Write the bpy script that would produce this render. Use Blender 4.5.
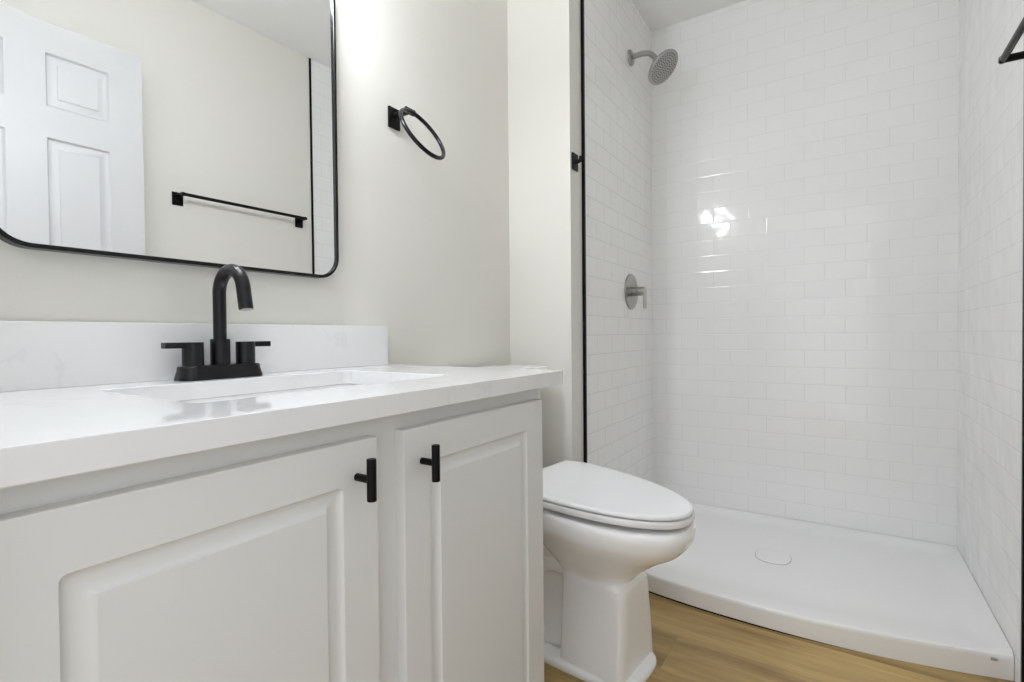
import bpy, bmesh, math, random
from mathutils import Vector, Matrix
from math import sin, cos, pi, radians as R

SC = bpy.context.scene
COL = SC.collection
for o in list(bpy.data.objects):
    bpy.data.objects.remove(o)

# ------------------------------------------------------------------ key plan dimensions (metres)
YW = 1.100      # wall with the mirror
YT = 0.8315     # tiled side wall of the shower / end face of the wall beside the toilet
YR = -0.3885    # opposite wall
XB = 2.6555     # far tiled wall
XE = 1.688      # face of the wall beside the toilet
XT = 1.787      # start of the tile
XTO = 1.761     # start of the tile on the opposite wall
XL = 0.066      # inner face of the doorway wall
ZC = 2.511      # ceiling
TP = 0.0778     # tile module
ZP = 0.0753     # bottom of the tile
DY0, DY1 = -0.215, 0.50  # doorway

# ------------------------------------------------------------------ camera, light, exposure
YAW, PIT, ROL, FPX = R(32.9013), R(-0.8171), R(-0.5191), 508.487
cam = bpy.data.cameras.new('camera')
cam.sensor_width = 36.0
cam.lens = FPX / 1024 * 36.0
cam.shift_y = 1.108 / 1024
cam.clip_start = 0.01
co = bpy.data.objects.new('camera', cam)
COL.objects.link(co)
fw = Vector((cos(YAW) * cos(PIT), sin(YAW) * cos(PIT), sin(PIT)))
rt = Vector((sin(YAW), -cos(YAW), 0))
up = rt.cross(fw)
r2 = rt * cos(ROL) + up * sin(ROL)
u2 = up * cos(ROL) - rt * sin(ROL)
m = Matrix((r2, u2, -fw)).transposed().to_4x4()
m.translation = (0, 0, 0.935)
co.matrix_world = m
SC.camera = co

w = bpy.data.worlds.new('world')
SC.world = w
w.use_nodes = True
bgn = w.node_tree.nodes['Background']
bgn.inputs[0].default_value = (0.95, 0.985, 1.05, 1)
bgn.inputs[1].default_value = 0.86
BULB = 47.0
SC.view_settings.view_transform = 'Standard'
SC.view_settings.look = 'None'
SC.view_settings.gamma = 1.0
SC.view_settings.use_curve_mapping = False
SC.view_settings.exposure = 1.06
SC.cycles.max_bounces = 14
SC.cycles.diffuse_bounces = 10
SC.cycles.glossy_bounces = 6
SC.cycles.use_denoising = True
SC.cycles.sample_clamp_indirect = 6.0

# ------------------------------------------------------------------ materials
def new_mat(name, col, rough=0.5, metal=0.0, spec=0.5, coat=0.0):
    mt = bpy.data.materials.new(name)
    mt.use_nodes = True
    b = mt.node_tree.nodes['Principled BSDF']
    b.inputs['Base Color'].default_value = (*col, 1)
    b.inputs['Roughness'].default_value = rough
    b.inputs['Metallic'].default_value = metal
    b.inputs['Specular IOR Level'].default_value = spec
    b.inputs['Coat Weight'].default_value = coat
    b.inputs['Coat Roughness'].default_value = 0.05
    return mt

class NT:
    def __init__(s, mt):
        s.t = mt.node_tree
        s.b = s.t.nodes['Principled BSDF']
    def n(s, kind, **kw):
        x = s.t.nodes.new(kind)
        for k, v in kw.items():
            setattr(x, k, v)
        return x
    def put(s, sock, v):
        if isinstance(v, bpy.types.NodeSocket):
            s.t.links.new(v, sock)
        else:
            sock.default_value = v
    def m(s, op, a, b=0.0, c=None):
        x = s.n('ShaderNodeMath', operation=op)
        s.put(x.inputs[0], a)
        s.put(x.inputs[1], b)
        if c is not None:
            s.put(x.inputs[2], c)
        return x.outputs[0]
    def noise(s, vec, scale, detail=3.0, rough=0.5):
        x = s.n('ShaderNodeTexNoise')
        s.put(x.inputs['Vector'], vec)
        x.inputs['Scale'].default_value = scale
        x.inputs['Detail'].default_value = detail
        x.inputs['Roughness'].default_value = rough
        return x.outputs['Fac']
    def mix(s, f, a, b):
        x = s.n('ShaderNodeMix', data_type='RGBA')
        s.put(x.inputs[0], f)
        s.put(x.inputs[6], a)
        s.put(x.inputs[7], b)
        return x.outputs[2]
    def bump(s, h, strength, dist, normal=None):
        x = s.n('ShaderNodeBump')
        x.inputs['Strength'].default_value = strength
        x.inputs['Distance'].default_value = dist
        s.put(x.inputs['Height'], h)
        if normal is not None:
            s.put(x.inputs['Normal'], normal)
        return x.outputs[0]

def paint(name, col, rough=0.55, scale=350, strength=0.08, spec=0.35):
    mt = new_mat(name, col, rough, spec=spec)
    t = NT(mt)
    g = t.n('ShaderNodeNewGeometry')
    t.put(t.b.inputs['Normal'], t.bump(t.noise(g.outputs['Position'], scale, 2), strength, 0.002))
    return mt

M = {}
M['wall'] = paint('wall_paint', (0.715, 0.702, 0.655))
M['ceiling'] = paint('ceiling_paint', (0.86, 0.86, 0.855))
M['trim'] = paint('trim_paint', (0.80, 0.80, 0.79), 0.4, 200, 0.03)
M['cabinet'] = paint('cabinet_paint', (0.695, 0.70, 0.685), 0.38, 60, 0.03, 0.4)
M['door'] = None
M['black'] = paint('matte_black_metal', (0.003, 0.003, 0.003), 0.4, 900, 0.05, 0.16)
M['black_gloss'] = paint('satin_black_metal', (0.004, 0.004, 0.004), 0.22, 900, 0.02, 0.3)
M['faucet'] = paint('faucet_black', (0.005, 0.005, 0.006), 0.28, 900, 0.03, 0.36)
M['nickel'] = paint('brushed_nickel', (0.40, 0.39, 0.375), 0.3, 700, 0.04)
M['nickel'].node_tree.nodes['Principled BSDF'].inputs['Metallic'].default_value = 1.0
M['dark'] = new_mat('dark_rubber_and_gap_shade', (0.01, 0.01, 0.01), 0.7, spec=0.15)  # rubber of the nozzles, and painted shade for the strip under the pan rim
M['porcelain'] = paint('porcelain', (0.91, 0.91, 0.91), 0.07, 12, 0.01, 0.55)
M['plastic'] = paint('toilet_seat_plastic', (0.84, 0.84, 0.85), 0.16, 20, 0.01, 0.5)
M['acrylic'] = paint('shower_acrylic', (0.90, 0.90, 0.90), 0.16, 25, 0.02, 0.5)
M['grey'] = new_mat('grey_badge_and_gap_shade', (0.42, 0.42, 0.42), 0.4)
M['mirror'] = new_mat('mirror_silver', (0.93, 0.94, 0.94), 0.0, 1.0)
M['brass_white'] = new_mat('shade_holder_metal', (0.02, 0.02, 0.02), 0.4)

def door_mat():
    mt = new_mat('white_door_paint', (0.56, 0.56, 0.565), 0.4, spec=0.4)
    t = NT(mt)
    tc = t.n('ShaderNodeTexCoord')
    mp = t.n('ShaderNodeMapping')
    mp.inputs['Scale'].default_value = (60, 60, 4)
    t.put(mp.inputs[0], tc.outputs['Object'])
    t.put(t.b.inputs['Normal'], t.bump(t.noise(mp.outputs[0], 2.0, 4), 0.15, 0.002))
    return mt
M['door'] = door_mat()

def bulb_mat():
    mt = bpy.data.materials.new('frosted_bulb')
    mt.use_nodes = True
    b = mt.node_tree.nodes['Principled BSDF']
    b.inputs['Base Color'].default_value = (0.9, 0.9, 0.88, 1)
    b.inputs['Emission Color'].default_value = (0.94, 0.985, 1.06, 1)
    b.inputs['Emission Strength'].default_value = BULB
    return mt
M['bulb'] = bulb_mat()

def quartz():
    mt = new_mat('white_quartz', (0.86, 0.86, 0.86), 0.025, spec=0.3)
    t = NT(mt)
    g = t.n('ShaderNodeNewGeometry')
    P = g.outputs['Position']
    big = t.noise(P, 5.0, 6, 0.6)
    vein = t.m('ABSOLUTE', t.m('SUBTRACT', big, 0.5))
    vein = t.m('SUBTRACT', 1.0, t.m('MULTIPLY', vein, 45.0))
    vein = t.m('MAXIMUM', vein, 0.0)
    gate = t.m('GREATER_THAN', t.noise(P, 9.0, 2), 0.56)
    f = t.m('MULTIPLY', t.m('MULTIPLY', vein, gate), 0.15)
    mott = t.m('MULTIPLY', t.m('SUBTRACT', t.noise(P, 14, 4), 0.5), 0.15)
    f = t.m('ADD', f, t.m('MAXIMUM', mott, 0.0))
    t.put(t.b.inputs['Base Color'], t.mix(f, (0.77, 0.77, 0.77, 1), (0.48, 0.48, 0.49, 1)))
    return mt
M['quartz'] = quartz()

def tile(name, axis, u0, flip=1.0, tilt=0.012, grout=0.735, grough=0.3, bev=0.35):
    mt = new_mat(name, (0.8, 0.8, 0.79), 0.09, spec=0.5)
    t = NT(mt)
    g = t.n('ShaderNodeNewGeometry')
    sp = t.n('ShaderNodeSeparateXYZ')
    t.put(sp.inputs[0], g.outputs['Position'])
    a = t.m('MULTIPLY', t.m('SUBTRACT', sp.outputs[axis], u0), flip / TP)
    z = t.m('DIVIDE', t.m('SUBTRACT', sp.outputs[2], ZP), TP)
    row = t.m('FLOOR', z)
    odd = t.m('FLOORED_MODULO', row, 2.0)
    # joints of even rows at odd multiples of the half tile, of odd rows at even multiples
    ua = t.m('DIVIDE', t.m('ADD', t.m('SUBTRACT', a, 1.0), odd), 2.0)
    col = t.m('FLOOR', ua)
    fu = t.m('MULTIPLY', t.m('SUBTRACT', ua, col), 2 * TP)
    fz = t.m('MULTIPLY', t.m('SUBTRACT', z, row), TP)
    du = t.m('MINIMUM', fu, t.m('SUBTRACT', 2 * TP, fu))
    dz = t.m('MINIMUM', fz, t.m('SUBTRACT', TP, fz))
    dmin = t.m('MINIMUM', du, dz)
    mr = t.n('ShaderNodeMapRange', interpolation_type='SMOOTHSTEP')
    t.put(mr.inputs[0], dmin)
    mr.inputs[1].default_value = 0.0006
    mr.inputs[2].default_value = 0.0016
    body = mr.outputs[0]
    mr2 = t.n('ShaderNodeMapRange', interpolation_type='SMOOTHSTEP')
    t.put(mr2.inputs[0], dmin)
    mr2.inputs[1].default_value = 0.0004
    mr2.inputs[2].default_value = 0.0045
    cv = t.n('ShaderNodeCombineXYZ')
    t.put(cv.inputs[0], col)
    t.put(cv.inputs[1], row)
    wn = t.n('ShaderNodeTexWhiteNoise', noise_dimensions='3D')
    t.put(wn.inputs['Vector'], cv.outputs[0])
    sub = t.n('ShaderNodeVectorMath', operation='SUBTRACT')
    t.put(sub.inputs[0], wn.outputs['Color'])
    sub.inputs[1].default_value = (0.5, 0.5, 0.5)
    sc = t.n('ShaderNodeVectorMath', operation='SCALE')
    t.put(sc.inputs[0], sub.outputs[0])
    sc.inputs['Scale'].default_value = tilt
    ad = t.n('ShaderNodeVectorMath', operation='ADD')
    t.put(ad.inputs[0], g.outputs['Normal'])
    t.put(ad.inputs[1], sc.outputs[0])
    nm = t.n('ShaderNodeVectorMath', operation='NORMALIZE')
    t.put(nm.inputs[0], ad.outputs[0])
    wav = t.bump(t.noise(g.outputs['Position'], 9.0, 1), 0.12, 0.02, nm.outputs[0])
    t.put(t.b.inputs['Normal'], t.bump(mr2.outputs[0], bev, 0.0009, wav))
    tone = t.m('MULTIPLY', wn.outputs['Value'], 0.25)
    tc = t.mix(tone, (0.86, 0.86, 0.855, 1), (0.835, 0.835, 0.83, 1))
    t.put(t.b.inputs['Base Color'], t.mix(body, (grout, grout, grout * 0.993, 1), tc))
    t.put(t.b.inputs['Roughness'], t.m('SUBTRACT', grough, t.m('MULTIPLY', body, grough - 0.09)))
    return mt
M['tile_far'] = tile('subway_tile_far', 1, YR + 0.0612)
M['tile_left'] = tile('subway_tile_left', 0, XB - 0.03, 1.0, 0.005, 0.64, 0.2, 0.3)
M['tile_right'] = tile('subway_tile_right', 0, XB - 0.05, 1.0, 0.003, 0.72, 0.10, 0.12)

def oak():
    mt = new_mat('oak_plank', (0.45, 0.3, 0.16), 0.42, spec=0.4)
    t = NT(mt)
    g = t.n('ShaderNodeNewGeometry')
    sp = t.n('ShaderNodeSeparateXYZ')
    t.put(sp.inputs[0], g.outputs['Position'])
    PW, PL = 0.18, 1.22
    x = t.m('DIVIDE', t.m('ADD', sp.outputs[0], 0.045), PW)
    ix = t.m('FLOOR', x)
    wn1 = t.n('ShaderNodeTexWhiteNoise', noise_dimensions='1D')
    t.put(wn1.inputs['W'], ix)
    y = t.m('ADD', t.m('DIVIDE', sp.outputs[1], PL), wn1.outputs['Value'])
    iy = t.m('FLOOR', y)
    cv = t.n('ShaderNodeCombineXYZ')
    t.put(cv.inputs[0], ix)
    t.put(cv.inputs[1], iy)
    wn = t.n('ShaderNodeTexWhiteNoise', noise_dimensions='3D')
    t.put(wn.inputs['Vector'], cv.outputs[0])
    fx = t.m('SUBTRACT', x, ix)
    fy = t.m('SUBTRACT', y, iy)
    ex = t.m('MULTIPLY', t.m('MINIMUM', fx, t.m('SUBTRACT', 1.0, fx)), PW)
    ey = t.m('MULTIPLY', t.m('MINIMUM', fy, t.m('SUBTRACT', 1.0, fy)), PL)
    seam = t.m('LESS_THAN', t.m('MINIMUM', ex, ey), 0.0009)
    off = t.n('ShaderNodeVectorMath', operation='SCALE')
    t.put(off.inputs[0], wn.outputs['Color'])
    off.inputs['Scale'].default_value = 7.0
    ad = t.n('ShaderNodeVectorMath', operation='ADD')
    t.put(ad.inputs[0], g.outputs['Position'])
    t.put(ad.inputs[1], off.outputs[0])
    mp = t.n('ShaderNodeMapping')
    mp.inputs['Scale'].default_value = (9.0, 1.1, 1.0)
    t.put(mp.inputs[0], ad.outputs[0])
    n1 = t.noise(mp.outputs[0], 1.6, 5, 0.6)
    mp2 = t.n('ShaderNodeMapping')
    mp2.inputs['Scale'].default_value = (60.0, 2.2, 1.0)
    t.put(mp2.inputs[0], ad.outputs[0])
    n2 = t.noise(mp2.outputs[0], 2.0, 5, 0.65)
    f = t.m('ADD', t.m('MULTIPLY', n1, 0.75), t.m('MULTIPLY', n2, 0.25))
    cr = t.n('ShaderNodeValToRGB')
    cr.color_ramp.elements[0].position = 0.30
    cr.color_ramp.elements[0].color = (0.25, 0.155, 0.052, 1)
    cr.color_ramp.elements[1].position = 0.70
    cr.color_ramp.elements[1].color = (0.62, 0.44, 0.185, 1)
    t.put(cr.inputs[0], f)
    hs = t.n('ShaderNodeHueSaturation')
    t.put(hs.inputs['Color'], cr.outputs[0])
    t.put(hs.inputs['Value'], t.m('ADD', 0.88, t.m('MULTIPLY', wn.outputs['Value'], 0.24)))
    t.put(t.b.inputs['Base Color'], t.mix(t.m('MULTIPLY', seam, 0.35), hs.outputs[0], (0.16, 0.10, 0.05, 1)))
    t.put(t.b.inputs['Normal'], t.bump(n2, 0.08, 0.001))
    return mt
M['oak'] = oak()

# ------------------------------------------------------------------ mesh helpers
def bx(bm, x0, x1, y0, y1, z0, z1, bev=0.0, seg=2):
    vs = [bm.verts.new((x, y, z)) for x in (x0, x1) for y in (y0, y1) for z in (z0, z1)]
    fs = [bm.faces.new([vs[i] for i in q]) for q in
          ((0, 1, 3, 2), (4, 6, 7, 5), (0, 4, 5, 1), (2, 3, 7, 6), (0, 2, 6, 4), (1, 5, 7, 3))]
    if bev:
        es = list({e for f in fs for e in f.edges})
        bmesh.ops.bevel(bm, geom=es, offset=bev, segments=seg, profile=0.5, affect='EDGES')

def loft(bm, rings, cap0=True, cap1=True, close=False):
    vr = [[bm.verts.new(p) for p in r] for r in rings]
    n = len(vr[0])
    pairs = list(zip(vr[:-1], vr[1:]))
    if close:
        pairs.append((vr[-1], vr[0]))
    for a, b in pairs:
        for i in range(n):
            j = (i + 1) % n
            bm.faces.new((a[i], a[j], b[j], b[i]))
    if cap0 and not close:
        bm.faces.new(list(reversed(vr[0])))
    if cap1 and not close:
        bm.faces.new(vr[-1])
    return vr

def tube(bm, pts, r, n=16, cap=True):
    pts = [Vector(p) for p in pts]
    rr = r if isinstance(r, (list, tuple)) else [r] * len(pts)
    t0 = (pts[1] - pts[0]).normalized()
    ref = Vector((0, 0, 1)) if abs(t0.z) < 0.9 else Vector((1, 0, 0))
    a = t0.cross(ref).normalized()
    rings = []
    for i, p in enumerate(pts):
        if i == 0:
            t = t0
        elif i == len(pts) - 1:
            t = (pts[i] - pts[i - 1]).normalized()
        else:
            t = ((pts[i + 1] - pts[i]).normalized() + (pts[i] - pts[i - 1]).normalized()).normalized()
        a = (a - t * a.dot(t)).normalized()
        b = t.cross(a)
        rings.append([p + a * (rr[i] * cos(2 * pi * k / n)) + b * (rr[i] * sin(2 * pi * k / n)) for k in range(n)])
    loft(bm, rings, cap, cap)

def lathe(bm, prof, org, axis, n=32, cap=True):
    """prof: list of (radius, distance along axis)"""
    ax = Vector(axis).normalized()
    ref = Vector((0, 0, 1)) if abs(ax.z) < 0.9 else Vector((1, 0, 0))
    a = ax.cross(ref).normalized()
    b = ax.cross(a)
    o = Vector(org)
    rings = [[o + ax * h + a * (r * cos(2 * pi * k / n)) + b * (r * sin(2 * pi * k / n)) for k in range(n)] for r, h in prof]
    loft(bm, rings, cap, cap)

def rrect(x0, x1, z0, z1, r, k=6):
    """rounded rectangle outline, counter clockwise, 4*(k+1) points"""
    r = max(r, 1e-5)
    out = []
    for cx, cz, a0 in ((x1 - r, z1 - r, 0), (x0 + r, z1 - r, pi / 2), (x0 + r, z0 + r, pi), (x1 - r, z0 + r, 1.5 * pi)):
        for i in range(k + 1):
            a = a0 + pi / 2 * i / k
            out.append((cx + r * cos(a), cz + r * sin(a)))
    return out

def finish(name, bm, mat, parent=None, smooth=35, mats=None, weld=True):
    if weld:
        bmesh.ops.remove_doubles(bm, verts=bm.verts, dist=1e-6)
    bmesh.ops.recalc_face_normals(bm, faces=bm.faces)
    me = bpy.data.meshes.new(name)
    bm.to_mesh(me)
    bm.free()
    me.materials.append(mat)
    if smooth:
        for p in me.polygons:
            p.use_smooth = True
        me.set_sharp_from_angle(angle=R(smooth))
    o = bpy.data.objects.new(name, me)
    if smooth:
        wn = o.modifiers.new('weighted_normals', 'WEIGHTED_NORMAL')
        wn.weight = 80
        wn.keep_sharp = True
    COL.objects.link(o)
    if parent is not None:
        o.parent = parent
    return o

def tag(o, label, cat, group=None):
    o['label'] = label
    o['category'] = cat
    if group:
        o['group'] = group
    return o

def thing(name, label, cat, loc=(0, 0, 0), rz=0.0, group=None):
    o = bpy.data.objects.new(name, None)
    COL.objects.link(o)
    o.empty_display_size = 0.05
    o.location = loc
    o.rotation_euler = (0, 0, rz)
    return tag(o, label, cat, group)

def part(name, bm, mat, root, smooth=35, label=None):
    """mesh given in world coordinates, parented to an unrotated root"""
    p = root
    off = Vector((0, 0, 0))
    while p is not None:
        off += Vector(p.location)
        p = p.parent
    bmesh.ops.translate(bm, verts=bm.verts, vec=-off)
    o = finish(name, bm, mat, root, smooth)
    if label:
        o['label'] = label
    return o

def struct(name, bm, mat, label, cat, smooth=0):
    o = finish(name, bm, mat, None, smooth)
    o['kind'] = 'structure'
    o['label'] = label
    o['category'] = cat
    return o

def B():
    return bmesh.new()

# ------------------------------------------------------------------ the setting
bm = B(); bx(bm, -2.2, XB + 0.1, -1.5, 2.2, -0.06, 0.0)
struct('floor', bm, M['oak'], 'oak plank floor in front of the white shower pan', 'floor')
bm = B(); bx(bm, XL - 0.12, XB + 0.1, YR - 0.1, YW + 0.1, ZC, ZC + 0.08)
struct('ceiling', bm, M['ceiling'], 'plain white ceiling above the shower', 'ceiling')
bm = B(); bx(bm, XL - 0.12, XE, YW, YW + 0.1, 0, ZC)
struct('wall_back', bm, M['wall'], 'beige painted wall carrying the mirror and the towel ring', 'wall')
# wall beside the toilet: narrow block with the robe hook on its end face, running on behind the shower tile
bm = B(); bx(bm, XE, XT, YT, YW + 0.1, 0, ZC)
struct('wall_partition', bm, M['wall'], 'narrow beige wall between the toilet and the shower', 'wall')
bm = B(); bx(bm, XT, XB + 0.1, YT, YW + 0.1, 0, ZC)
struct('wall_shower_left', bm, M['tile_left'], 'white tiled shower wall carrying the shower head and valve', 'wall')
bm = B(); bx(bm, XB, XB + 0.1, YR - 0.1, YT, 0, ZC)
struct('wall_shower_far', bm, M['tile_far'], 'widest white subway tile wall at the far end of the shower', 'wall')
bm = B(); bx(bm, XTO, XB, YR - 0.1, YR, 0, ZC)
struct('wall_shower_right', bm, M['tile_right'], 'white tiled shower wall at the right edge of the photo', 'wall')
bm = B(); bx(bm, XL - 0.12, XTO, YR - 0.1, YR, 0, ZC)
struct('wall_front', bm, M['wall'], 'beige wall behind the towel bar, seen in the mirror', 'wall')
bm = B()
bx(bm, XL - 0.12, XL, YR, DY0 - 0.02, 0, ZC)
bx(bm, XL - 0.12, XL, DY1 + 0.02, YW, 0, ZC)
bx(bm, XL - 0.12, XL, DY0 - 0.02, DY1 + 0.02, 2.07, ZC)
struct('wall_left', bm, M['wall'], 'beige wall with the doorway at the near end of the vanity', 'wall')
# black metal edge trims of the tile
bm = B(); bx(bm, XT - 0.0035, XT + 0.0095, YT - 0.011, YT - 0.0005, 0.062, ZC, 0.001, 1)
struct('trim_1', bm, M['black'], 'tall thin black metal tile edge beside the robe hook', 'trim')
bm = B(); bx(bm, XTO - 0.004, XTO + 0.0085, YR + 0.0005, YR + 0.006, 0.0, ZC, 0.001, 1)
struct('trim_2', bm, M['black'], 'tall thin black tile edge beside the towel bar, seen in the mirror', 'trim')
# door frame of the open doorway
bm = B()
bx(bm, XL - 0.13, XL + 0.0, DY0 - 0.02, DY0, 0, 2.05)
bx(bm, XL - 0.13, XL + 0.0, DY1, DY1 + 0.02, 0, 2.05)
bx(bm, XL - 0.13, XL + 0.0, DY0 - 0.02, DY1 + 0.02, 2.05, 2.07)
struct('trim_3', bm, M['trim'], 'white lining of the open doorway', 'trim')

# the open door, seen in the mirror
def panel_door(x0, x1, yb, yf, z0, z1, cols, rows):
    bm = B()
    xs = [x0] + [v for c in cols for v in c] + [x1]
    zs = [z0] + [v for r in rows for v in r] + [z1]
    for face, y, s in (('f', yf, -1), ('b', yb, 1)):
        for i in range(len(xs) - 1):
            for j in range(len(zs) - 1):
                a, b_, c, d_ = xs[i], xs[i + 1], zs[j], zs[j + 1]
                if i % 2 == 1 and j % 2 == 1:
                    lp = [(0, 0), (0.002, 0.005), (0.006, 0.0095), (0.011, 0.011), (0.018, 0.0105), (0.033, 0.0055), (0.0345, 0.002), (0.036, 0.0015)]
                    rings = [[(a + e, y + s * h, c + e), (b_ - e, y + s * h, c + e), (b_ - e, y + s * h, d_ - e), (a + e, y + s * h, d_ - e)] for e, h in lp]
                    loft(bm, rings, False, True)
                else:
                    bm.faces.new([bm.verts.new(p) for p in ((a, y, c), (b_, y, c), (b_, y, d_), (a, y, d_))])
    for i in range(len(xs) - 1):
        for z in (z0, z1):
            bm.faces.new([bm.verts.new(p) for p in ((xs[i], yb, z), (xs[i + 1], yb, z), (xs[i + 1], yf, z), (xs[i], yf, z))])
    for j in range(len(zs) - 1):
        for x in (x0, x1):
            bm.faces.new([bm.verts.new(p) for p in ((x, yb, zs[j]), (x, yf, zs[j]), (x, yf, zs[j + 1]), (x, yb, zs[j + 1]))])
    return bm
bm = panel_door(0.16, 0.886, -0.255, -0.220, 0.014, 2.078, [(0.285, 0.482), (0.590, 0.776)],
                [(0.25, 0.82), (1.0, 1.664), (1.776, 1.968)])
d1 = struct('door_1', bm, M['door'], 'white six panel door standing open, seen at the left of the mirror', 'door', 30)

# ------------------------------------------------------------------ vanity
CF = 0.555
van = thing('vanity_cabinet', 'pale grey white vanity cabinet with two raised panel doors under the quartz top', 'cabinet', (0.525, 0.83, 0))
bm = B()
bx(bm, 0.07, 0.088, CF + 0.018, YW - 0.002, 0.0, 0.822)
bx(bm, 0.942, 0.96, CF + 0.018, YW - 0.002, 0.0, 0.822)
bx(bm, 0.088, 0.942, CF + 0.018, YW - 0.02, 0.10, 0.118)
bx(bm, 0.088, 0.942, YW - 0.014, YW - 0.002, 0.10, 0.822)
bx(bm, 0.088, 0.942, CF + 0.07, CF + 0.086, 0.0, 0.10)
part('cabinet_body', bm, M['cabinet'], van, 0)
bm = B()
for a, b_, c, d_ in ((0.07, 0.13, 0.10, 0.822), (0.444, 0.578, 0.10, 0.822), (0.902, 0.962, 0.10, 0.822)):
    bx(bm, a, b_, CF, CF + 0.018, c, d_)
for a, b_ in ((0.13, 0.444), (0.578, 0.902)):
    bx(bm, a, b_, CF, CF + 0.018, 0.755, 0.822)
    bx(bm, a, b_, CF, CF + 0.018, 0.10, 0.165)
part('face_frame', bm, M['cabinet'], van, 0)

def cab_door(x0, x1, z0, z1, sl, sr, tr, br):
    bm = B()
    T = 0.018
    spec = [(0, 0, 0.0005, 0), (0, 0.0145, 0.001, 0), (0.0008, 0.0168, 0.0015, 0), (0.003, T, 0.002, 0),
            (0, T, 0.007, 1), (0.0010, T - 0.0008, 0.0068, 1), (0.0022, T - 0.0042, 0.0066, 1), (0.0045, T - 0.0060, 0.0062, 1), (0.009, T - 0.0066, 0.0055, 1),
            (0.016, T - 0.0063, 0.0045, 1), (0.0205, T - 0.0053, 0.0035, 1), (0.0235, T - 0.0035, 0.002, 1), (0.0252, T - 0.0012, 0.001, 1), (0.0257, T - 0.0002, 0.0008, 1), (0.0268, T, 0.0006, 1)]
    rings = []
    for e, h, r, inner in spec:
        a, b_, c, d_ = (x0 + sl, x1 - sr, z0 + br, z1 - tr) if inner else (x0, x1, z0, z1)
        rings.append([(p[0], CF - h, p[1]) for p in rrect(a + e, b_ - e, c + e, d_ - e, r, 6)])
    loft(bm, rings, True, True)
    return bm
def pull(root, x, z):
    bm = B()
    tube(bm, [(x, 0.537, z), (x, 0.511, z)], 0.0052, 16)
    tube(bm, [(x, 0.509, z - 0.0275), (x, 0.509, z - 0.0268), (x, 0.509, z + 0.0268), (x, 0.509, z + 0.0275)], [0.0055, 0.0063, 0.0063, 0.0055], 20)
    return part('bar_pull', bm, M['black'], root, 40, 'small matte black T-shaped pull')
dl = part('door', cab_door(0.084, 0.487, 0.125, 0.797, 0.060, 0.059, 0.056, 0.056), M['cabinet'], van, 30)
pull(dl, 0.450, 0.749)
dr = part('door', cab_door(0.536, 0.949, 0.125, 0.797, 0.055, 0.064, 0.056, 0.056), M['cabinet'], van, 30)
pull(dr, 0.574, 0.744)

# countertop with the sink cut-out
ZT, ZB = 0.8545, 0.824
SX0, SX1, SY0, SY1 = 0.311, 0.797, 0.662, 0.977
top = thing('vanity_countertop', 'white quartz vanity top with faint grey veins around the sink', 'countertop', (0.535, 0.81, ZB))
bm = B()
def rr3(x0, x1, y0, y1, r, z, k=6):
    return [(p[0], p[1], z) for p in rrect(x0, x1, y0, y1, r, k)]
CX0, CX1, CY0, CY1 = XL + 0.001, 1.019, 0.523, YW - 0.001
rings = [rr3(SX0, SX1, SY0, SY1, 0.018, ZB), rr3(CX0 + .001, CX1 - .001, CY0 + .001, CY1, 0.002, ZB), rr3(CX0, CX1, CY0, CY1, 0.003, ZB + 0.0012),
         rr3(CX0, CX1, CY0, CY1, 0.003, ZT - 0.0015), rr3(CX0 + .0005, CX1 - .0005, CY0 + .0005, CY1, 0.003, ZT - 0.0004),
         rr3(CX0 + .0015, CX1 - .0015, CY0 + .0015, CY1, 0.003, ZT), rr3(SX0 - .001, SX1 + .001, SY0 - .001, SY1 + .001, 0.018, ZT), rr3(SX0, SX1, SY0, SY1, 0.018, ZT - 0.001)]
loft(bm, rings, close=True)
part('slab', bm, M['quartz'], top, 30)
bm = B(); bx(bm, CX0, 1.0205, 1.079, YW - 0.001, ZT, 0.9635, 0.0012, 2)
bs = finish('backsplash', bm, M['quartz'], None, 30)
tag(bs, 'low white quartz backsplash along the wall behind the faucet', 'backsplash')

# undermount sink
sink = thing('undermount_sink', 'white rectangular undermount sink set into the quartz vanity top', 'sink', ((SX0 + SX1) / 2, (SY0 + SY1) / 2, 0.69))
bm = B()
sp = [(-0.022, ZB - 0.009, 0.03), (-0.022, ZB - 0.001, 0.03), (-0.006, ZB - 0.001, 0.022), (-0.003, ZB - 0.004, 0.022), (0.002, ZB - 0.03, 0.026), (0.010, 0.735, 0.034),
      (0.018, 0.708, 0.045), (0.034, 0.692, 0.06), (0.06, 0.686, 0.07), (0.128, 0.682, 0.024)]
rings = [rr3(SX0 + e, SX1 - e, SY0 + e, SY1 - e, r, z) for e, z, r in sp]
out = [(0.125, 0.670, 0.024), (0.03, 0.678, 0.06), (0.008, 0.700, 0.05), (-0.004, 0.74, 0.03), (-0.012, ZB - 0.012, 0.026)]
rings += [rr3(SX0 + e, SX1 - e, SY0 + e, SY1 - e, r, z) for e, z, r in out]
loft(bm, rings, close=True)
bm2 = bm
# close the floor of the bowl
lo = [rr3(SX0 + 0.128, SX1 - 0.128, SY0 + 0.128, SY1 - 0.128, 0.024, 0.682)]
bm.faces.new([bm.verts.new(p) for p in lo[0]])
part('basin', bm, M['porcelain'], sink, 40)
bm = B()
lathe(bm, [(0.004, 0.0035), (0.016, 0.0035), (0.0175, 0.002), (0.019, 0.002), (0.023, 0.002), (0.0245, 0.0)], (0.5495, 0.82, 0.6823), (0, 0, 1), 28)
part('sink_drain', bm, M['black'], sink, 35)

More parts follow.
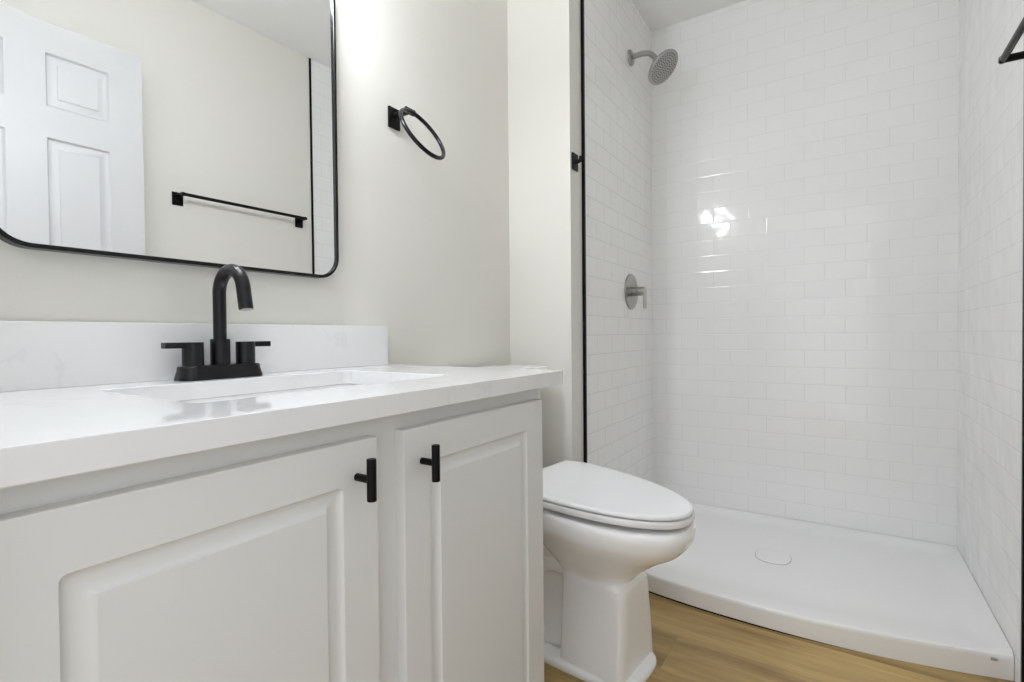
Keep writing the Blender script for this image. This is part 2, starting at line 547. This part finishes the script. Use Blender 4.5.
# faucet
FX, FY = 0.5330, 1.035
fa = thing('faucet', 'matte black two handle faucet with a tall curved spout', 'faucet', (FX, FY, ZT))
bm = B()
def stad(hl, hw, z, k=8):
    return [(p[0] + FX, p[1] + FY, z) for p in rrect(-hl, hl, -hw, hw, min(hw - 0.0005, 0.022), k)]
loft(bm, [stad(0.0795, 0.0285, ZT), stad(0.0798, 0.0288, ZT + 0.004), stad(0.0785, 0.0278, ZT + 0.009), stad(0.0765, 0.026, ZT + 0.018),
          stad(0.076, 0.0255, ZT + 0.0245), stad(0.0745, 0.0243, ZT + 0.0265), stad(0.072, 0.0225, ZT + 0.027)])
part('base_plate', bm, M['faucet'], fa, 40)
ZH = ZT + 0.027
bm = B()
lathe(bm, [(0.0178, -0.001), (0.0178, 0.0495), (0.0172, 0.0505), (0.0125, 0.0505)], (FX, FY, ZH), (0, 0, 1), 32)
part('spout_collar', bm, M['faucet'], fa, 40)
bm = B()
rs, zc_ = 0.0435, 1.0215
path = [(FX, FY, ZH + 0.048), (FX, FY, 0.96), (FX, FY, 1.0)]
for i in range(0, 23):
    a = R(172) * i / 22
    path.append((FX, FY - rs + rs * cos(a), zc_ + rs * sin(a)))
e1 = Vector(path[-1]); e0 = Vector(path[-2])
dn = (e1 - e0).normalized()
path += [tuple(e1 + dn * 0.02), tuple(e1 + dn * 0.0395), tuple(e1 + dn * 0.041)]
tube(bm, path, [0.0120 + 0.0008 * i / len(path) for i in range(len(path) - 1)] + [0.0120], 24)
spo = part('spout', bm, M['faucet'], fa, 50)
bm = B()
tube(bm, [tuple(e1 + dn * 0.0395), tuple(e1 + dn * 0.0420)], 0.0098, 20)
part('aerator', bm, M['grey'], spo, 40, 'pale grey aerator ring in the spout tip')
for s in (-1, 1):
    hx = FX + s * 0.0508
    bm = B()
    lathe(bm, [(0.0182, -0.001), (0.0182, 0.044), (0.0176, 0.0448), (0.004, 0.0448)], (hx, FY, ZH), (0, 0, 1), 32)
    h = part('handle', bm, M['faucet'], fa, 40)
    bm = B()
    x0, x1 = sorted((hx + s * 0.006, hx + s * 0.0505))
    bx(bm, x0, x1, FY - 0.0095, FY + 0.0095, ZH + 0.034, ZH + 0.0449, 0.0008, 1)
    part('lever', bm, M['faucet'], h, 30)

# ------------------------------------------------------------------ mirror
MX0, MX1, MZ0, MZ1 = 0.212, 0.8525, 1.0800, 1.852
mir = thing('wall_mirror', 'rounded rectangular mirror in a thin black frame above the faucet', 'mirror', ((MX0 + MX1) / 2, YW, MZ0))
bm = B()
def mr_(e, y, r):
    return [(p[0], y, p[1]) for p in rrect(MX0 + e, MX1 - e, MZ0 + e, MZ1 - e, r, 12)]
loft(bm, [mr_(0, YW - 0.0008, 0.055), mr_(0, YW - 0.0250, 0.055), mr_(0.0008, YW - 0.026, 0.0545), mr_(0.0066, YW - 0.026, 0.049), mr_(0.0074, YW - 0.025, 0.048), mr_(0.0074, YW - 0.0008, 0.048)], close=True)
part('mirror_frame', bm, M['black_gloss'], mir, 35)
bm = B()
# the glass sits a touch askew in its frame
loft(bm, [mr_(0.0074, YW - 0.004, 0.048), [(p[0], p[1] - 0.018 * (p[0] - 0.535) + 0.002 * (p[2] - 1.45), p[2]) for p in mr_(0.0074, YW - 0.0145, 0.048)]])
part('mirror_glass', bm, M['mirror'], mir, 30, 'clear silvered mirror glass')

# vanity lamp above the mirror (just above the picture), the lamp whose bulbs glint in the far tile
LZ = 1.925
lamp = thing('vanity_light', 'three bulb vanity light on the wall above the mirror', 'lamp', (0.535, YW, LZ))
bm = B(); bx(bm, 0.26, 0.81, YW - 0.022, YW - 0.001, LZ - 0.03, LZ + 0.03, 0.004, 2)
part('back_plate', bm, M['black'], lamp)
for lx in (0.375, 0.535, 0.695):
    bm = B()
    tube(bm, [(lx, YW - 0.022, LZ), (lx, YW - 0.102, LZ), (lx, YW - 0.117, LZ)], [0.009, 0.009, 0.024], 20)
    a = part('lamp_arm', bm, M['black'], lamp, 40)
    bm = B()
    bmesh.ops.create_uvsphere(bm, u_segments=20, v_segments=12, radius=0.045, matrix=Matrix.Translation((lx, YW - 0.160, LZ)))
    part('bulb', bm, M['bulb'], a, 60, 'glowing white globe bulb')

# ------------------------------------------------------------------ bath hardware
tr = thing('towel_ring', 'black towel ring on the beige wall right of the mirror', 'towel ring', (1.071, YW, 1.57))
bm = B(); bx(bm, 1.049, 1.093, YW - 0.007, YW - 0.0006, 1.540, 1.600, 0.0012, 2)
part('mounting_plate', bm, M['black'], tr)
bm = B()
tube(bm, [(1.071, YW - 0.007, 1.577), (1.071, YW - 0.067, 1.577)], 0.0085, 20)
tube(bm, [(1.059, YW - 0.062, 1.578), (1.092, YW - 0.062, 1.578)], 0.0088, 20)
part('post', bm, M['black'], tr, 40)
bm = B()
rc = Vector((1.0815, 0.9935, 1.5055)); al, be = -0.515, -0.07
nn = Vector((sin(be) * cos(al), cos(be) * cos(al), sin(al)))
aa = nn.cross(Vector((0, 0, 1))).normalized(); bb = nn.cross(aa)
RR, rr_ = 0.0803, 0.006
rings = []
for i in range(64):
    t_ = 2 * pi * i / 64
    d_ = aa * cos(t_) + bb * sin(t_)
    rings.append([rc + d_ * (RR + rr_ * cos(2 * pi * k / 12)) + nn * (rr_ * sin(2 * pi * k / 12)) for k in range(12)])
loft(bm, rings, close=True)
part('ring', bm, M['black_gloss'], tr, 60)

hk = thing('robe_hook', 'small black robe hook on the narrow wall beside the shower', 'hook', (1.720, YT, 1.575))
bm = B(); bx(bm, 1.698, 1.742, YT - 0.007, YT - 0.0006, 1.543, 1.604, 0.0012, 2)
part('mounting_plate', bm, M['black'], hk)
bm = B()
tube(bm, [(1.720, YT - 0.007, 1.573), (1.720, YT - 0.018, 1.573), (1.720, YT - 0.0235, 1.5745), (1.720, YT - 0.0265, 1.579), (1.720, YT - 0.0275, 1.588), (1.720, YT - 0.0275, 1.591)],
     [0.0075, 0.007, 0.0068, 0.0066, 0.0064, 0.005], 18)
part('hook_arm', bm, M['black'], hk, 45)

tb = thing('towel_bar', 'long black towel bar on the opposite wall, seen whole in the mirror', 'towel bar', (1.44, YR, 1.575))
BX0, BX1 = 1.075, 1.678
for px in (BX0, BX1):
    bm = B(); bx(bm, px - 0.0225, px + 0.0225, YR + 0.0006, YR + 0.007, 1.544, 1.603, 0.0012, 2)
    p_ = part('mounting_plate', bm, M['black'], tb)
    bm = B()
    tube(bm, [(px, YR + 0.007, 1.586), (px, YR + 0.067, 1.586), (px, YR + 0.0695, 1.586)], [0.0088, 0.0088, 0.006], 20)
    part('post', bm, M['black'], p_, 40)
bm = B()
tube(bm, [(BX0 - 0.010, YR + 0.0615, 1.586), (BX0 - 0.008, YR + 0.0615, 1.586), (BX1 + 0.008, YR + 0.0615, 1.586), (BX1 + 0.010, YR + 0.0615, 1.586)], [0.006, 0.0078, 0.0078, 0.006], 20)
part('bar', bm, M['black_gloss'], tb, 45)

# ------------------------------------------------------------------ shower fittings
sh = thing('showerhead', 'round brushed nickel shower head on a curved arm high on the tile', 'shower head', (2.327, YT, 2.229))
SHX = 2.327
bm = B()
lathe(bm, [(0.036, 0.0005), (0.036, 0.006), (0.032, 0.012), (0.018, 0.016), (0.011, 0.018)], (SHX, YT, 2.229), (0, -1, 0), 32)
part('flange', bm, M['nickel'], sh, 40)
bm = B()
tube(bm, [(SHX, YT - 0.01, 2.229), (SHX, YT - 0.04, 2.2315), (SHX, YT - 0.065, 2.231), (SHX, YT - 0.085, 2.226), (SHX, YT - 0.102, 2.215), (SHX, YT - 0.115, 2.200), (SHX, YT - 0.126, 2.184)],
     0.0122, 20)
part('shower_arm', bm, M['nickel'], sh, 50)
HA = R(43)
hn = Vector((-0.10, -sin(HA), -cos(HA))).normalized()
fc = Vector((SHX, 0.672, 2.136))
bm = B()
L_ = (fc - Vector((SHX, YT - 0.122, 2.195)))
base = fc - hn * 0.052
lathe(bm, [(0.0125, -0.014), (0.015, -0.008), (0.0165, 0.0), (0.0165, 0.006), (0.014, 0.010), (0.022, 0.016), (0.045, 0.026), (0.070, 0.034), (0.078, 0.0385), (0.080, 0.043), (0.080, 0.049), (0.078, 0.0515), (0.0755, 0.0515), (0.074, 0.050)],
      base, hn, 40)
hd = part('head', bm, M['nickel'], sh, 40)
bm = B()
hx_ = hn.cross(Vector((1, 0, 0))).normalized()
hy_ = hx_.cross(hn).normalized()
for ring_r, cnt in ((0.0, 1), (0.011, 6), (0.022, 12), (0.033, 18), (0.044, 24), (0.055, 30), (0.065, 34)):
    for k in range(cnt):
        a = 2 * pi * k / cnt + ring_r * 20
        c_ = base + hn * 0.0498 + hy_ * (ring_r * cos(a)) + hx_ * (ring_r * sin(a))
        lathe(bm, [(0.0023, 0.0), (0.0016, 0.0022)], c_, hn, 8)
part('nozzles', bm, M['dark'], hd, 40, 'dark rubber spray nozzles')

vx, vz = 2.318, 1.133
sv = thing('shower_valve', 'round brushed nickel shower valve with a hanging lever on the tile', 'shower valve', (vx, YT, vz))
bm = B()
lathe(bm, [(0.084, 0.0005), (0.084, 0.004), (0.081, 0.0075), (0.030, 0.009)], (vx, YT, vz), (0, -1, 0), 48)
part('escutcheon', bm, M['nickel'], sv, 40)
bm = B()
lathe(bm, [(0.0225, 0.008), (0.0225, 0.034), (0.0195, 0.036), (0.0195, 0.038), (0.0205, 0.039), (0.0205, 0.068), (0.019, 0.070), (0.006, 0.070)], (vx, YT, vz), (0, -1, 0), 32)
part('hub', bm, M['nickel'], sv, 40)
bm = B(); bx(bm, vx - 0.0125, vx + 0.0125, YT - 0.073, YT - 0.062, vz - 0.082, vz + 0.013, 0.003, 2)
part('lever', bm, M['nickel'], sv, 35)

# ------------------------------------------------------------------ shower pan
pan = thing('shower_pan', 'white acrylic shower pan with a bowed front rim', 'shower pan', (2.2, (YT + YR) / 2, 0))
YM = (YT + YR) / 2
YA, YB_ = YR + 0.0015, YT - 0.0015
def front(y):
    return 1.763 + 0.084 * ((y - YM) / 0.61) ** 2
def sstep(a, b, x):
    t = min(1, max(0, (x - a) / (b - a)))
    return t * t * (3 - 2 * t)
NS = 48
bm = B()
rows = []
XK = XB - 0.0015
for i in range(NS + 1):
    y = YA + (YB_ - YA) * i / NS
    xf = front(y)
    gap = 0.0055 * sstep(-0.15, 0.30, y)
    Lx = XK - xf
    side = min(y - YA, YB_ - y)
    row = [(xf + 0.012, y, gap), (xf + 0.0035, y, gap), (xf + 0.003, y, gap + 0.002), (xf + 0.001, y, 0.054), (xf + 0.0014, y, 0.0612), (xf + 0.0038, y, 0.0650), (xf + 0.008, y, 0.0664)]
    ds = [0.018, 0.03, 0.045, 0.055, 0.065, 0.075, 0.09, 0.11, 0.14, 0.18, 0.24, 0.30, 0.36, 0.42, 0.48, 0.54, 0.60, 0.66, 0.70, 0.73]
    ds = [q * (Lx - 0.06) / 0.76 for q in ds] + [Lx - 0.06, Lx - 0.045, Lx - 0.03, Lx - 0.02, Lx - 0.012, Lx - 0.006, Lx]
    for dd in ds:
        x = xf + dd
        lip = 0.0665 - 0.0005 * dd / 0.05
        fl = 0.047 + 0.008 * min(1.0, math.hypot(x - 2.21, y - YM) / 0.6)
        z = lip + (fl - lip) * sstep(0.0, 0.20, dd)
        back = XK - x
        edge = min(back, side)
        z = max(z, fl + (0.0745 - fl) * (1 - sstep(0.0, 0.075, edge)))
        row.append((x, y, z))
    row.append((XK, y, 0.004))
    rows.append([bm.verts.new(p) for p in row])
for a, b_ in zip(rows[:-1], rows[1:]):
    for j in range(len(a) - 1):
        bm.faces.new((a[j], a[j + 1], b_[j + 1], b_[j]))
bm.faces.new(rows[0]); bm.faces.new(list(reversed(rows[-1])))
part('pan', bm, M['acrylic'], pan, 38)
DX = 2.238
def drain_ring(r, z):
    out = []
    for k in range(56):
        a = 2 * pi * k / 56
        e = 2.5
        out.append((DX + 1.12 * r * math.copysign(abs(cos(a)) ** (2 / e), cos(a)), YM + 0.004 + r * math.copysign(abs(sin(a)) ** (2 / e), sin(a)), 0.0478 + z))
    return out
bm = B()
loft(bm, [drain_ring(r, z) for r, z in ((0.062, -0.006), (0.062, 0.0022), (0.0605, 0.0032), (0.058, 0.0038), (0.02, 0.0044))])
dc = part('drain_cover', bm, M['acrylic'], pan, 35)
bm = B()
loft(bm, [drain_ring(r, z) for r, z in ((0.0622, -0.006), (0.0642, -0.006), (0.0642, 0.0006), (0.0622, 0.0006))], close=True)  # grey ring in place of the shadow line round the cover
part('drain_gap_shade', bm, M['grey'], dc, 35, 'thin grey ring painted as the shadow gap around the drain cover')
# black strip added as the shade in the gap under the rim's left half
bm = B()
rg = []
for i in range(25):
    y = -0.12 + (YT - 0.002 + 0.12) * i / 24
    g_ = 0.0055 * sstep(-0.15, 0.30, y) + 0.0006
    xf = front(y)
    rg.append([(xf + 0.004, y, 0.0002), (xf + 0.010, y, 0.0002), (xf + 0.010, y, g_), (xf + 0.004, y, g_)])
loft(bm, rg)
part('gap_shade_strip', bm, M['dark'], pan, 0, 'black strip added as the shade in the gap under the rim')
bm = B()
by_, bz_ = -0.343, 0.052
bxx = front(by_) + 0.0008
rg = [[(bxx + o_, by_ + 0.011 * cos(2 * pi * k / 20) * q, bz_ + 0.0042 * sin(2 * pi * k / 20) * q) for k in range(20)] for o_, q in ((0.002, 1), (-0.0004, 1), (-0.0008, 0.85))]
loft(bm, rg)
part('badge', bm, M['grey'], pan, 35, 'tiny grey oval mark at the right end of the rim')

# ------------------------------------------------------------------ toilet
TLT = 0.0655
to = thing('toilet', 'white two piece toilet with its lid closed, between the vanity and the shower', 'toilet', (1.385, 0.8035, 0), R(-6))
def egg(wd, vc, lf, lb, e, z, n=56, tilt=0.0):
    out = []
    for k in range(n):
        a = 2 * pi * k / n
        c_, s_ = cos(a), sin(a)
        u = wd * math.copysign(abs(c_) ** (2 / e), c_)
        v = vc + (lf if s_ > 0 else lb) * math.copysign(abs(s_) ** (2 / e), s_)
        out.append((u, -v, z - tilt * (v - 0.24)))
    return out
bm = B()
lv = [(0.4465, 0.150, .215, .225, .16, 2.2), (0.450, 0.168, .205, .262, .185, 2.25), (0.448, 0.176, .205, .272, .195, 2.25), (0.440, 0.1815, .205, .278, .20, 2.25), (0.422, 0.183, .205, .280, .20, 2.25), (0.398, 0.179, .205, .272, .195, 2.25),
      (0.372, 0.165, .205, .250, .19, 2.25), (0.346, 0.145, .205, .214, .18, 2.3), (0.322, 0.126, .205, .184, .165, 2.35), (0.300, 0.109, .208, .155, .145, 2.5),
      (0.282, 0.096, .212, .132, .12, 2.9), (0.264, 0.088, .218, .112, .10, 4.0), (0.246, 0.089, .222, .114, .088, 6.0), (0.22, 0.090, .224, .112, .086, 8), (0.12, 0.099, .229, .110, .088, 10), (0.02, 0.110, .232, .108, .090, 10), (0.004, 0.110, .232, .108, .090, 10)]
def smooth_levels(rows, sub=4):
    out = []
    for i in range(len(rows) - 1):
        p0, p1, p2, p3 = rows[max(i - 1, 0)], rows[i], rows[i + 1], rows[min(i + 2, len(rows) - 1)]
        for k in range(sub):
            t = k / sub
            out.append(tuple(0.5 * (2 * b + (c - a) * t + (2 * a - 5 * b + 4 * c - d) * t * t + (3 * b - a - 3 * c + d) * t ** 3) for a, b, c, d in zip(p0, p1, p2, p3)))
    out.append(rows[-1])
    return out
lv = lv[:2] + smooth_levels(lv[2:13]) + lv[13:]
rings = []
for z, wd, vc, lf, lb, e in lv:
    k = min(1.0, max(0.0, (z - 0.25) / 0.12))
    rings.append(egg(wd, vc, lf, lb, e, z, 96, TLT * k))
loft(bm, rings)
# foot flange around the base
fl = [(0.0, 0.122, .10, .268, .21, 3.6), (0.008, 0.124, .10, .270, .212, 3.6), (0.015, 0.123, .10, .269, .21, 3.6), (0.020, 0.118, .10, .264, .205, 3.6), (0.0225, 0.105, .10, .25, .195, 3.6), (0.023, 0.06, .10, .2, .15, 3.2)]
loft(bm, [egg(wd, vc, lf, lb, e, z) for z, wd, vc, lf, lb, e in fl])
# rear column and deck under the tank
rc_ = [(0.03, 0.075, .02, .15, .125, 4), (0.15, 0.06, .02, .16, .12, 4), (0.24, 0.062, .02, .17, .13, 4), (0.30, 0.085, .0, .2, .18, 3.6), (0.36, 0.125, -.06, .2, .165, 4), (0.40, 0.150, -.09, .2, .16, 4.5), (0.440, 0.154, -.1, .16, .155, 5), (0.452, 0.150, -.1, .15, .152, 5)]
loft(bm, [egg(wd, vc, lf, lb, e, z) for z, wd, vc, lf, lb, e in rc_])
# the trapway swelling out of both sides behind the pedestal
for s in (-1, 1):
    tp = [(s * 0.040, -0.16, 0.26), (s * 0.043, -0.11, 0.272), (s * 0.045, -0.06, 0.262), (s * 0.046, -0.02, 0.225), (s * 0.046, 0.0, 0.175), (s * 0.048, -0.015, 0.115), (s * 0.052, -0.05, 0.065), (s * 0.054, -0.09, 0.01)]
    pts = []
    for i in range(len(tp) - 1):
        for k in range(4):
            pts.append(Vector(tp[i]).lerp(Vector(tp[i + 1]), k / 4))
    pts.append(Vector(tp[-1]))
    for _ in range(4):
        pts = [pts[0]] + [(pts[i - 1] + pts[i] * 2 + pts[i + 1]) / 4 for i in range(1, len(pts) - 1)] + [pts[-1]]
    tube(bm, pts, [0.038] * (len(pts) - 8) + [0.038 - 0.0035 * k for k in range(8)], 20)
finish('bowl', bm, M['porcelain'], to, 42)

def lid_outline(wd, L, v0, wb, z, vb=0.0, e=2.15, n=26, tilt=TLT):
    uv = []
    for i in range(9):
        q = i / 8
        uv.append((wb + (wd - wb) * sin(q * pi / 2), vb + (v0 - vb) * q))
    for i in range(1, n + 1):
        a = pi / 2 * i / n
        uv.append((wd * cos(a) ** (2 / e) if i < n else 0.0, v0 + (L - v0) * sin(a) ** (2 / e)))
    full = uv + [(-u, v) for u, v in reversed(uv[:-1])]
    return [(u, -v, z - tilt * v) for u, v in full]
ZL = 0.5105
def ins(o_, d, z, L=0.484, wd=0.1855):
    return lid_outline(wd - d, L - d, 0.085, 0.158 - d, z, d)
bm = B()
loft(bm, [ins(0, 0.004, ZL - 0.0115), ins(0, 0.0008, ZL - 0.0108), ins(0, 0.0, ZL - 0.0090), ins(0, 0.0008, ZL - 0.0050), ins(0, 0.003, ZL - 0.0018), ins(0, 0.007, ZL - 0.0004), ins(0, 0.013, ZL + 0.0003), ins(0, 0.05, ZL + 0.0016), ins(0, 0.10, ZL + 0.002)])
lid = finish('lid', bm, M['plastic'], to, 40)
ZS = ZL - 0.0140
bm = B()
S_ = dict(L=0.4865, wd=0.1868)
loft(bm, [ins(0, 0.062, ZS - 0.0195, **S_), ins(0, 0.006, ZS - 0.0195, **S_), ins(0, 0.002, ZS - 0.018, **S_), ins(0, 0.0, ZS - 0.013, **S_), ins(0, 0.0006, ZS - 0.005, **S_), ins(0, 0.003, ZS - 0.0012, **S_), ins(0, 0.008, ZS, **S_), ins(0, 0.055, ZS, **S_), ins(0, 0.062, ZS - 0.006, **S_)], close=True)
seat = finish('seat', bm, M['plastic'], to, 40)
for u, v in ((-0.115, 0.33), (0.115, 0.33), (-0.13, 0.10), (0.13, 0.10)):
    bm = B()
    zt = ZS - 0.019 - TLT * v
    bx(bm, u - 0.009, u + 0.009, -v - 0.014, -v + 0.014, zt - 0.007, zt + 0.001, 0.002, 1)
    finish('bumper', bm, M['plastic'], seat, 30)
for s in (-1, 1):
    bm = B()
    bx(bm, s * 0.075 - 0.022, s * 0.075 + 0.022, 0.002, 0.034, 0.449, 0.482, 0.006, 2)
    finish('hinge', bm, M['plastic'], lid, 40)
# tank and its lid
def box_ring(hw, v0, v1, r, z, k=6):
    return [(p[0], p[1], z) for p in rrect(-hw, hw, v0, v1, r, k)]
bm = B()
loft(bm, [box_ring(0.150, 0.104, 0.262, 0.03, 0.452), box_ring(0.158, 0.100, 0.264, 0.03, 0.462), box_ring(0.162, 0.099, 0.264, 0.03, 0.52), box_ring(0.174, 0.097, 0.266, 0.03, 0.793), box_ring(0.171, 0.099, 0.264, 0.03, 0.795)])
finish('tank', bm, M['porcelain'], to, 40)
bm = B()
loft(bm, [box_ring(0.189, 0.092, 0.268, 0.024, 0.795), box_ring(0.196, 0.086, 0.272, 0.026, 0.797), box_ring(0.198, 0.084, 0.273, 0.026, 0.803), box_ring(0.198, 0.084, 0.273, 0.026, 0.816), box_ring(0.196, 0.086, 0.272, 0.026, 0.8215), box_ring(0.190, 0.092, 0.267, 0.023, 0.824)])
finish('tank_lid', bm, M['porcelain'], to, 40)
